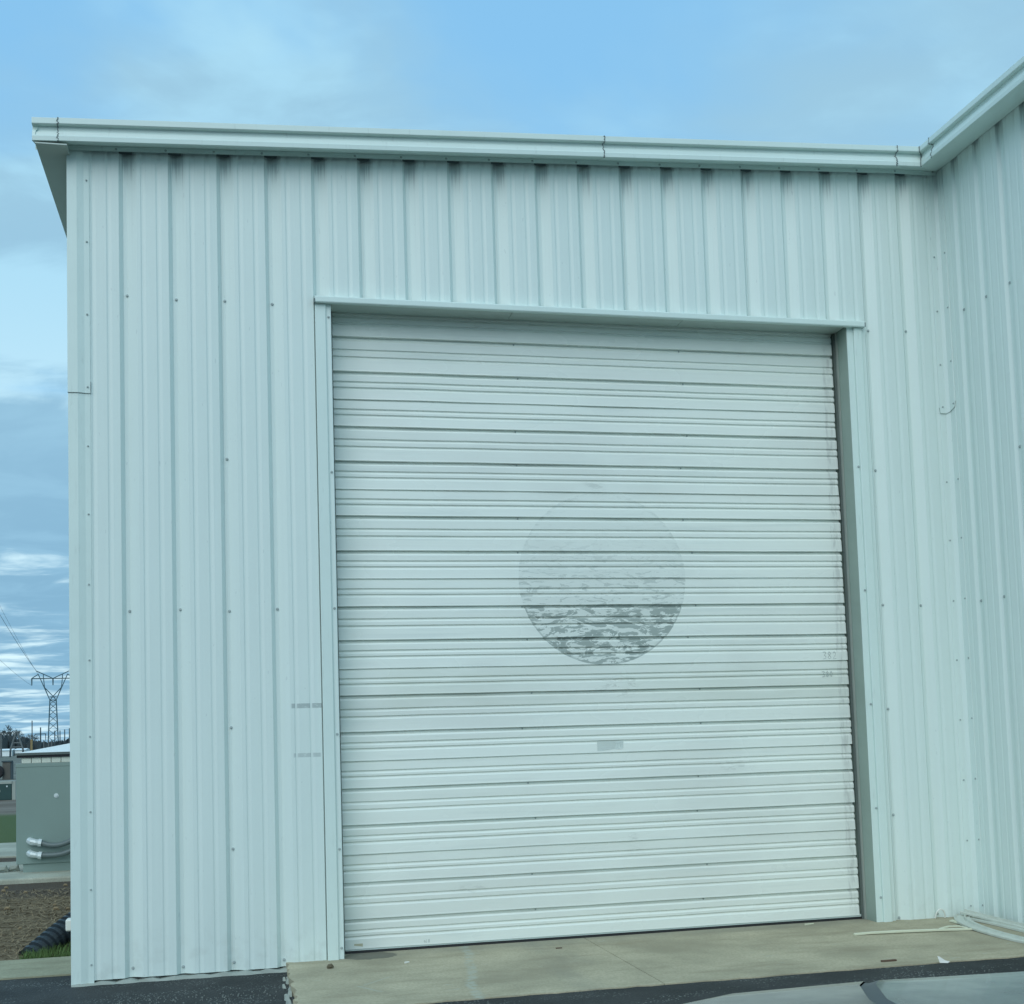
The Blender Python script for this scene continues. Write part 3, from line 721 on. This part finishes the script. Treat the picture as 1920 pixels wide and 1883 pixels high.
MBr = MB().box((4.640, -1.285, .0305), (4.736, -1.268, .040)); o = MBr.build('rusty_bar', M_rust, bevel=.002); o.rotation_euler = (0, 0, 0); tag(o, 'short rusty brown bar lying near the front edge of the concrete', 'scrap metal')
m = MB(); m.tube([(1.506, -.285, .036), (1.518, -.283, .044), (1.532, -.286, .046), (1.546, -.288, .036)], [.006, .014, .015, .005], 7)
tag(m.build('pebble', M_stone), 'small brown stone beside the foot of the left jamb', 'stone')
o = MB().box((2.98, -.16, .0305), (3.02, -.15, .036)).build('wood_chip', M_rust); tag(o, 'tiny dark chip on the concrete left of the slab joint', 'litter')
o = MB().bar((1.98, -.29, .034), (2.01, -.285, .036), .006, .004, 5).build('paper_scrap', M_white); tag(o, 'tiny pale scrap on the concrete left of the paint drip', 'litter')
o = MB().bar((4.83, .07, .034), (4.90, .075, .036), .006, .004, 5).build('plastic_scrap', M_cream); tag(o, 'tiny cream scrap lying against the door foot at the right', 'litter')

rg = random.Random(21); m = MB()
for n_, cx_, cy_, sx_, sy_, zz in ((190, 4.78, -1.66, .22, .075, .02), (150, .75, -.62, .30, .10, -.021), (90, .15, -.75, .45, .12, -.022), (70, 5.4, -1.6, .35, .08, .02)):
    for q in range(n_):
        x, y = rg.gauss(cx_, sx_), rg.gauss(cy_, sy_); r = rg.uniform(.002, .0052)
        if y > -1.43 and x > 1.2: continue
        m.bar((x, y, zz-.002), (x+rg.uniform(-.004, .004), y+rg.uniform(-.004, .004), zz+r*1.1), r, r*.55, 5)
o = m.build('loose_gravel', M_grit); o['kind'] = 'stuff'

# ================================================================== LEFT SIDE: CABINET, PIPE, GRASS
K = empty('utility_cabinet', (-.8, 6.75, 0), 'grey-green electrical cabinet with a white lid standing behind the left corner of the building', 'cabinet')
CX0, CX1, CY0, CY1 = -1.435, -.16, 6.72, 7.75
MB().box((CX0, CY0, .105), (CX1, CY1, 1.20)).build('cabinet_body', M_cab, K, bevel=.008)
MB().box((CX0-.004, CY0-.004, 1.19), (CX1+.004, CY1, 1.235)).build('top_rail', M_cab, K, bevel=.005)
MB().box((CX0+.07, CY0+.02, .01), (CX1-.05, CY1-.05, .105)).build('base_frame', M_cab, K)
MB().box((CX0+.055, CY0+.03, 1.235), (CX1-.03, CY1-.05, 1.30)).build('vent_core', M_black, K)
for i in range(11):
    x = CX0+.06 + i*.1065
    MB().box((x, CY0+.002, 1.237), (x+.099, CY0+.026, 1.299)).build('vent_panel', M_vent, K)
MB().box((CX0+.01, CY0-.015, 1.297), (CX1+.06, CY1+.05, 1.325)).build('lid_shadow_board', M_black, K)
MB().box((CX0-.005, CY0-.035, 1.325), (CX1+.08, CY1+.07, 1.352)).build('lid_edge', M_cabedge, K)
ly = CY0-.03
MB().add([(CX0+.02, ly, 1.353), (CX1+.07, ly, 1.353), (CX1+.07, CY1+.06, 1.353), (CX0+.02, CY1+.06, 1.353), (CX0+.62, 7.23, 1.465), (CX1-.4, 7.23, 1.465)],
         [(0, 1, 5, 4), (1, 2, 5), (2, 3, 4, 5), (3, 0, 4), (0, 3, 2, 1)]).build('lid', M_lid, K)
o = MB(); o.head((-1.005, CY0, .86), (0, -1, 0), .018, .012); o.build('bolt', M_fit, K)
for zf, lab in ((.345, 'upper'), (.205, 'lower')):
    up_ = .19 if zf > .3 else .22
    pts = bez((-1.17, CY0-.05, zf), (-.98, CY0-.10, zf-.085 if zf > .3 else zf-.01), (-.80, CY0-.12, zf-.03), (-.58, CY0-.10, zf+up_+.05), 18)
    q = MB(); q.tube(pts, .030, 10); cd = q.build('conduit', M_conduit, K, smooth=True)
    q = MB(); q.tube([(-1.285, CY0+.01, zf+.025), (-1.285, CY0-.035, zf+.022), (-1.262, CY0-.06, zf+.015), (-1.22, CY0-.06, zf+.005), (-1.185, CY0-.055, zf)], [.036, .038, .040, .036, .034], 10)
    q.tube([(-1.19, CY0-.055, zf), (-1.155, CY0-.056, zf-.006)], [.044, .044], 10)
    q.build('fitting', M_fit, cd)
c = MB(); c.box((-2.6, 6.12, -.1), (-.10, 8.2, .012)).build('concrete_pad', M_path, bevel=.02)['kind'] = 'structure'
for x, y, r in ((-1.62, 6.9, .07), (-1.5, 6.95, .06)):
    o = MB().tube([(x-r, y, .02), (x-r*.3, y-.01, .06), (x+r*.5, y, .055), (x+r, y, .015)], [.01, .045, .04, .01], 7).build('rubble', M_pale)
    tag(o, 'pale lump of broken concrete lying left of the cabinet base', 'rubble', 'rubble on the cabinet pad')
# corrugated drain pipe coming off the downspout
P = empty('drain_pipe', (-.3, 1.6, 0), 'black corrugated drain pipe running down into the grass at the left corner of the building', 'pipe')
path = bez((-.02, 1.84, .19), (-.16, 1.76, .155), (-.30, 1.60, .05), (-.47, 1.40, -.085), 90)
rad = [.083 + (.010 if (i//3) % 2 == 0 else -.008) for i in range(91)]
MB().tube(path, rad, 18).build('pipe', M_pipe, P)
MB().box((-.225, 1.42, .10), (-.06, 1.52, .185)).build('downspout_elbow', M_white, P, bevel=.012)
# grass, straw and stones between walk and pad
m = MB()
for i in range(2600):
    x = -.48 + .50*random.random(); y = 1.06 + .62*random.random()**1.4
    if x > -.03: continue
    if math.hypot((x+.2)/.32, (y-1.25)/.34) > 1 + random.uniform(-.25, .3): continue
    h = random.uniform(.02, .075); a_ = random.uniform(0, 6.28); l = random.uniform(.0, .05); wd = .0035
    dx, dy = math.cos(a_), math.sin(a_)
    m.add([(x-dy*wd, y+dx*wd, -.045), (x+dy*wd, y-dx*wd, -.045), (x+dx*l, y+dy*l, -.045+h)], [(0, 1, 2)])
o = m.build('grass_tuft', M_grass); o['kind'] = 'stuff'
m = MB()
for i in range(5200):
    x = -2.2 + 2.15*random.random(); y = 1.05 + 4.4*random.random()
    h = random.uniform(.004, .03); a_ = random.uniform(0, 6.28); l = random.uniform(.03, .14); wd = random.uniform(.003, .007)
    dx, dy = math.cos(a_), math.sin(a_)
    m.add([(x-dy*wd, y+dx*wd, -.043), (x+dy*wd, y-dx*wd, -.043), (x+dx*l, y+dy*l, -.045+h)], [(0, 1, 2)])
o = m.build('dry_straw', M_straw); o['kind'] = 'stuff'
m = MB()
for i in range(26):
    x = -2.0+1.9*random.random(); y = 1.1+4.6*random.random(); r = random.uniform(.010, .028)
    m.tube([(x-r, y, -.04), (x-r*.4, y+r*.2, -.04+r*.55), (x+r*.5, y, -.04+r*.5), (x+r, y, -.045)], [r*.2, r*.6, r*.55, r*.15], 6)
o = m.build('field_stones', M_straw); o['kind'] = 'stuff'

# ================================================================== FAR FIELD
def polar(px, d):
    """point on the ground: px is the bearing step seen left of the building corner"""
    b = R(-10.073 + px*.0219); return .975 + d*math.sin(b), -7.795 + d*math.cos(b)
def pm(d): return 2263.36/(.931*d)
# green pad transformer
x, y = polar(7, 36)
T = empty('pad_transformer', (x, y, 0), 'dark green metal utility box with a white notice on a pale plinth in the field', 'utility box')
MB().box((x-.62, y, -.05), (x+.20, y+.5, .45)).build('box_body', M_green, T, bevel=.02)
MB().box((x-.62, y-.01, .40), (x+.205, y+.5, .475)).build('box_lid', M_pale, T)
MB().box((x+.205, y+.02, -.05), (x+.30, y+.5, .47)).build('plinth_side', M_pale, T)
MB().box((x-.22, y-.012, .17), (x-.10, y-.002, .235)).build('notice', M_white, T)
for bx in (.08, -.2): MB().bar((x+bx, y-.014, .33), (x+bx, y, .33), .024, .026, 6).build('bolt', M_fit, T)
x, y = polar(13, 58)
T = empty('meter_pedestal', (x, y, 0), 'brown weathered meter pedestal standing in the dirt field', 'pedestal')
MB().box((x-.20, y, -.05), (x+.14, y+.3, .72)).build('cabinet', M_brown, T, bevel=.02)
MB().box((x-.23, y-.03, .72), (x+.20, y+.33, .78)).build('cap', M_poledark, T); MB().box((x+.14, y+.02, -.05), (x+.22, y+.28, .72)).build('side_post', M_poledark, T)
x, y = polar(-9, 58)
T = empty('tyre_heap', (x, y, 0), 'black old tyre standing at the left edge of the field', 'tyre')
MB().tube([(x+.28*math.cos(t_), y, .30+.24*math.sin(t_)) for t_ in [2*math.pi*q/16 for q in range(17)]], .10, 8, False).build('tread', M_tyre, T)
MB().box((x-.16, y-.05, .12), (x+.16, y+.05, .48)).build('rim', M_black, T)
# low white sheds
for i, (p0, p1) in enumerate(((-40, -14), (-12, 23), (28, 47))):
    x0_, y0_ = polar(p0, 190); x1_, y1_ = polar(p1, 190)
    T = empty('white_shed', ((x0_+x1_)/2, y0_, 0), ('long white shed across the field cut off by the left edge', 'long white shed across the field behind the left pole', 'short white shed across the field beside the cabinet lid')[i], 'shed', 'white sheds across the field')
    MB().box((x0_, y0_, -.05), (x1_, y0_+4, .80)).build('wall', M_shed, T)
    MB().add([(x0_-.1, y0_-.2, .80), (x1_+.1, y0_-.2, .80), (x1_+.1, y0_+4.2, .80), (x0_-.1, y0_+4.2, .80), (x0_-.1, y0_+2, 1.02), (x1_+.1, y0_+2, 1.02)], [(0, 1, 5, 4), (3, 4, 5, 2), (0, 4, 3), (1, 2, 5), (0, 3, 2, 1)]).build('roof', M_shed, T)
# dark scrub bank
m = MB()
for i in range(2600):
    px = random.uniform(-420, 420); d = random.uniform(300, 330)
    x, y = polar(px, d); top = 2.7 + .5*math.sin(px*.05) + (1.6 if px < 45 else 0)*(.5+.5*math.sin(px*.11+1))
    h = top*random.uniform(.55, 1.08); wd = random.uniform(.35, .9); a_ = random.uniform(0, 3.1)
    dx, dy = math.cos(a_)*wd, math.sin(a_)*wd
    m.add([(x-dx, y-dy, -.05), (x+dx, y+dy, -.05), (x+dx*.8, y+dy*.8, h*.8), (x+random.uniform(-.3, .3), y, h), (x-dx*.8, y-dy*.8, h*.75)], [(0, 1, 2, 3, 4)])
o = m.build('scrub_bank', M_bank); o['kind'] = 'stuff'
# bare trees
def bare_tree(seed, H, spread):
    rnd = random.Random(seed); tr = MB(); cr_ = MB()
    def grow(p, d, l, r, lev):
        q = p + d*l
        (tr if lev < 2 else cr_).bar(p, q, r, r*.7, 3)
        if lev >= 5: return
        for k in range(3 if lev < 4 else 4):
            nd = (d + Vector((rnd.uniform(-1, 1), rnd.uniform(-1, 1), rnd.uniform(-.35, .6)))*spread).normalized()
            grow(p + d*l*rnd.uniform(.55, 1.0), nd, l*rnd.uniform(.6, .82), max(r*.58, .035), lev+1)
    grow(Vector((0, 0, 0)), Vector((rnd.uniform(-.06, .06), 0, 1)).normalized(), H*.30, H*.022, 0)
    return tr, cr_
def place_tree(protos, px, d, sc, label):
    x, y = polar(px, d)
    t = empty('bare_tree', (x, y, -.05), label, 'tree', 'bare trees on the horizon')
    for nm, me in protos:
        o = bpy.data.objects.new(nm, me); col.objects.link(o); o.parent = t
    t.scale = (sc, sc, sc); t.rotation_euler = (0, 0, random.uniform(0, 6))
    return t
PR = []
for sd_ in (3, 5, 9):
    tr, cr_ = bare_tree(sd_, 8.0, .75); pr_ = []
    for nm, mb in (('trunk', tr), ('crown', cr_)):
        me = bpy.data.meshes.new(nm); me.from_pydata(mb.v, [], mb.f); me.materials.append(M_bark); pr_.append((nm, me))
    PR.append(pr_)
for i, (px, d, sc, lab) in enumerate((
    (2, 335, .92, 'tall bare tree at the left edge of the photo behind the pole'), (11, 340, 1.02, 'tallest bare tree at the left, rounded crown'),
    (20, 335, .95, 'bare tree directly behind the A-frame pole structure'), (28, 345, .90, 'bare tree right of the A-frame pole structure'), (37, 338, .72, 'lower bare tree sloping down on the right of the tree clump'),
    (46, 340, .62, 'slim small bare tree standing alone between clump and round tree'), (56, 335, .70, 'round-crowned bare tree left of the tall pole'), (62, 338, .66, 'round-crowned bare tree behind the tall pole'),
    (84, 345, .36, 'low bare bush tree left of the pylon base'), (100, 345, .40, 'low bare bush tree between the pylon legs'), (124, 345, .36, 'low bare bush tree beside the building corner'),
    (-14, 338, .95, 'bare tree just outside the left edge, its twigs reaching in'))):
    place_tree(PR[i % 3], px, d, sc, lab)
# poles
def pole(px, d, top_px, lab, mat=M_pole, arm=False, r=.15):
    x, y = polar(px, d); h = 1.44 + top_px/pm(d)
    t = empty('utility_pole', (x, y, 0), lab, 'pole', 'utility poles across the field')
    MB().bar((x, y, -.1), (x, y, h), r, r*.75, 6).build('shaft', mat, t)
    if arm:
        MB().box((x-1.0, y-.08, h*.72), (x+1.0, y+.08, h*.72+.16)).build('crossarm', mat, t)
        MB().bar((x+.9, y, h*.72), (x+.9, y, h*.72-1.2), .08, .06, 5).build('insulator', mat, t)
pole(2, 170, 21, 'pale pole at the left edge of the photo in front of the white sheds', M_pole, r=.14)
pole(60, 240, 46, 'tallest pole, pale, left of the pylon with an orange foot', M_pole, r=.13)
pole(76, 240, 33, 'dark pole with a crossarm next to the pylon', M_poledark, True, .15)
pole(103, 260, 26, 'dark pole between the pylon legs', M_poledark, r=.13)
pole(113, 260, 26, 'dark pole right of the pylon base', M_poledark, r=.13)
pole(122, 260, 28, 'dark pole second from the building corner', M_poledark, r=.13)
pole(131, 260, 30, 'dark pole touching the building corner', M_poledark, r=.13)
for px, lab in ((82, 'short pale post in the scrub right of the crossarm pole'), (91, 'short pale post in the scrub under the left pylon leg'), (97, 'short pale post in the scrub under the middle of the pylon')):
    x, y = polar(px, 240); o = MB().bar((x, y, 0), (x, y, 2.3), .12, .10, 5).build('fence_post', M_pole); tag(o, lab, 'post', 'posts in the scrub')
x, y = polar(59, 238); o = MB().bar((x, y, 0), (x, y, 2.5), .22, .20, 6).build('marker_post', M_orange); tag(o, 'orange-brown marker post at the foot of the tallest pole', 'post')
x, y = polar(31, 170)
A = empty('a_frame_structure', (x, y, 0), 'pale A-frame timber pole structure with dark feet in front of the bare trees', 'pole structure')
for s_ in (-1, 1):
    MB().bar((x+s_*.78, y, .9), (x+s_*.1, y, 3.15), .13, .11, 5).build('leg', M_pole, A); MB().bar((x+s_*.80, y, -.1), (x+s_*.78, y, .9), .13, .13, 5).build('foot', M_poledark, A)
for hz in (1.2, 1.75): MB().box((x-.6, y-.06, hz), (x+.6, y+.06, hz+.14)).build('brace', M_pole, A)
# pylon
px0, dP = 100.0, 520.0
x, y = polar(px0, dP); k = 1/pm(dP)
PY = empty('transmission_pylon', (x, y, 0), 'steel lattice transmission pylon with a wide V head beside the building corner', 'pylon')
bz = R(-10.073+px0*.0219); rx = Vector((math.cos(bz), -math.sin(bz), 0)); ry = Vector((math.sin(bz), math.cos(bz), 0))
def pp(u, h, dpt=0.0): return Vector((x, y, 0)) + rx*u*k + ry*dpt + Vector((0, 0, 1.44+h*k))
def lat(name, segs, r, depths=(-.9, .9)):
    m_ = MB()
    for dpt in depths:
        for a_, b_ in segs: m_.bar(pp(*a_, dpt), pp(*b_, dpt), r, None, 4)
    return m_.build(name, M_pylon, PY)
for s_ in (-1, 1): lat('tower_leg', [((s_*9.5, -7), (s_*5.6, 84))], .24)
br = []
lv = [0, 14, 28, 42, 55, 67, 77, 84]
for h0, h1 in zip(lv, lv[1:]):
    w0 = 9.2 - 3.6*h0/84; w1 = 9.2 - 3.6*h1/84
    br += [((-w0, h0), (w1, h1)), ((w0, h0), (-w1, h1))]
lat('bracing', br, .10); lat('waist_beam', [((-5.8, 84), (5.8, 84)), ((-6.5, 90), (6.5, 90))], .16)
for s_ in (-1, 1):
    lat('head_arm', [((s_*5.6, 84), (s_*26, 133)), ((s_*0, 91), (s_*15, 108)), ((-s_*5.6, 84), (s_*0, 91)), ((s_*8, 90), (s_*15, 108)), ((s_*15, 108), (s_*17, 128))], .17, (-.5, .5))
    lat('peak_arm', [((0, 125), (s_*29, 139)), ((s_*17, 125), (s_*17, 133)), ((s_*26, 133), (s_*38, 125))], .17, (-.3, .3))
lat('cross_beam', [((-38, 125), (38, 125))], .19, (-.4, .4))
for u in (-37.5, 0, 37.5):
    m_ = MB(); m_.bar(pp(u, 125), pp(u, 112), .30, .22, 6); m_.build('insulator', M_pylon, PY)
# conductors running from the pylon toward the viewer and overhead at the left
def wire(a_, px, hpx, d, lab, r=.05):
    x1, y1 = polar(px, d); e = Vector((x1, y1, 1.44+hpx/pm(d))); s0 = pp(*a_)
    pts = []
    for i in range(25):
        t_ = i/24; p_ = s0.lerp(e, t_); p_.z -= 4.0*4*t_*(1-t_)*.25; pts.append(p_)
    rr_ = [max(.018, r*((Vector(p_)-cam.location).length/520)) for p_ in pts]
    o_ = MB().tube(pts, rr_, 5).build('power_line', M_wire); tag(o_, lab, 'wire', 'power lines from the pylon')
wire((-29, 139), -130, 470, 130, 'upper thin power line running from the left peak of the pylon', .075)
wire((-26, 133), -110, 480, 120, 'highest faint power line above the pylon', .045)
wire((-37.5, 112), -160, 320, 130, 'lower faint power line leaving the left arm of the pylon', .05)

# ================================================================== PARKED CAR, its nose showing along the bottom edge
CAR = empty('parked_car', (4.0, -5.6, 0), 'silver car with a dark grey trim band, its nose at the bottom right corner', 'car')
cxn, cyc = 1.65, -5.70
def car_sec(xl, w_, zt, zs, sweep=.0):
    half = [(1.0*w_*.93, .24), (w_*.99, .36), (w_, .5), (w_*.985, zs-.04), (w_*.955, zs), (w_*.90, zs+(zt-zs)*.42), (w_*.80, zs+(zt-zs)*.68), (w_*.62, zs+(zt-zs)*.86), (w_*.38, zs+(zt-zs)*.96), (0, zt)]
    pts = half + [(-a_, b_) for a_, b_ in reversed(half[:-1])]
    return [(cxn + xl + sweep*(abs(a_)/w_)**2, cyc+a_, b_) for a_, b_ in pts]
nose = [(0, .70, .60, .48, .37), (.013, .76, .70, .55, .37), (.04, .80, .775, .60, .37), (.069, .82, .815, .645, .37), (.127, .83, .836, .665, .37), (.248, .84, .844, .685, .37), (.598, .85, .844, .692, .37)]
strip = [(.598, .846, .840, .688, .37), (.612, .846, .839, .688, .37), (.640, .852, .843, .692, .37)]
hood = [(.640, .852, .843, .692, .37), (.8, .86, .837, .69, .36), (1.1, .868, .829, .69, .30), (1.4, .88, .828, .69, .2), (1.7, .885, .835, .70, .1)]
rear = [(1.7, .885, .835, .70, .1), (2.6, .89, .84, .70, 0), (3.6, .88, .86, .72, 0), (4.1, .84, .85, .70, -.05), (4.3, .76, .78, .62, -.15), (4.36, .66, .6, .5, -.22)]
o = MB(); o.loft([car_sec(*q) for q in nose]); k0 = car_sec(*nose[0]); o.add(k0, [tuple(range(len(k0)))]); o.build('front_cover', M_car, CAR, smooth=True)
MB().loft([car_sec(*q) for q in strip]).build('trim_band', M_carband, CAR, smooth=True, label='dark grey band across the nose of the car')
MB().loft([car_sec(*q) for q in hood]).build('bonnet', M_car, CAR, smooth=True)
MB().loft([car_sec(*q) for q in rear], False, True).build('rear_body', M_car, CAR, smooth=True)
def cab(xl, w_, z): return [(cxn+xl, cyc+a_, b_) for a_, b_ in ((w_, .80), (w_*.86, z-.05), (w_*.7, z), (0, z+.02), (-w_*.7, z), (-w_*.86, z-.05), (-w_, .80))]
MB().loft([cab(1.6, .74, .86), cab(2.25, .80, 1.30)]).build('windscreen', M_glass, CAR)
MB().loft([cab(2.25, .80, 1.30), cab(2.6, .81, 1.34), cab(3.2, .80, 1.31)]).build('roof', M_car, CAR)
MB().loft([cab(3.2, .80, 1.31), cab(3.95, .72, .88)]).build('rear_window', M_glass, CAR)
for xl in (.86, 3.45):
    for s_ in (-1, 1):
        cx_, cy_ = cxn+xl, cyc+s_*.80
        wh = MB(); wh.tube([(cx_, cy_-.1, .29), (cx_, cy_-.08, .29), (cx_, cy_+.08, .29), (cx_, cy_+.1, .29)], [.27, .31, .31, .27], 24); wh = wh.build('wheel', M_tyre, CAR)
        MB().tube([(cx_, cy_+s_*.085, .29), (cx_, cy_+s_*.106, .29)], [.19, .17], 20).build('rim', M_rim, wh)
for s_ in (-1, 1):
    MB().tube([(cxn+.12, cyc+s_*.50, .60), (cxn+.26, cyc+s_*.70, .635)], [.055, .05], 10).build('headlamp', M_lamp, CAR)
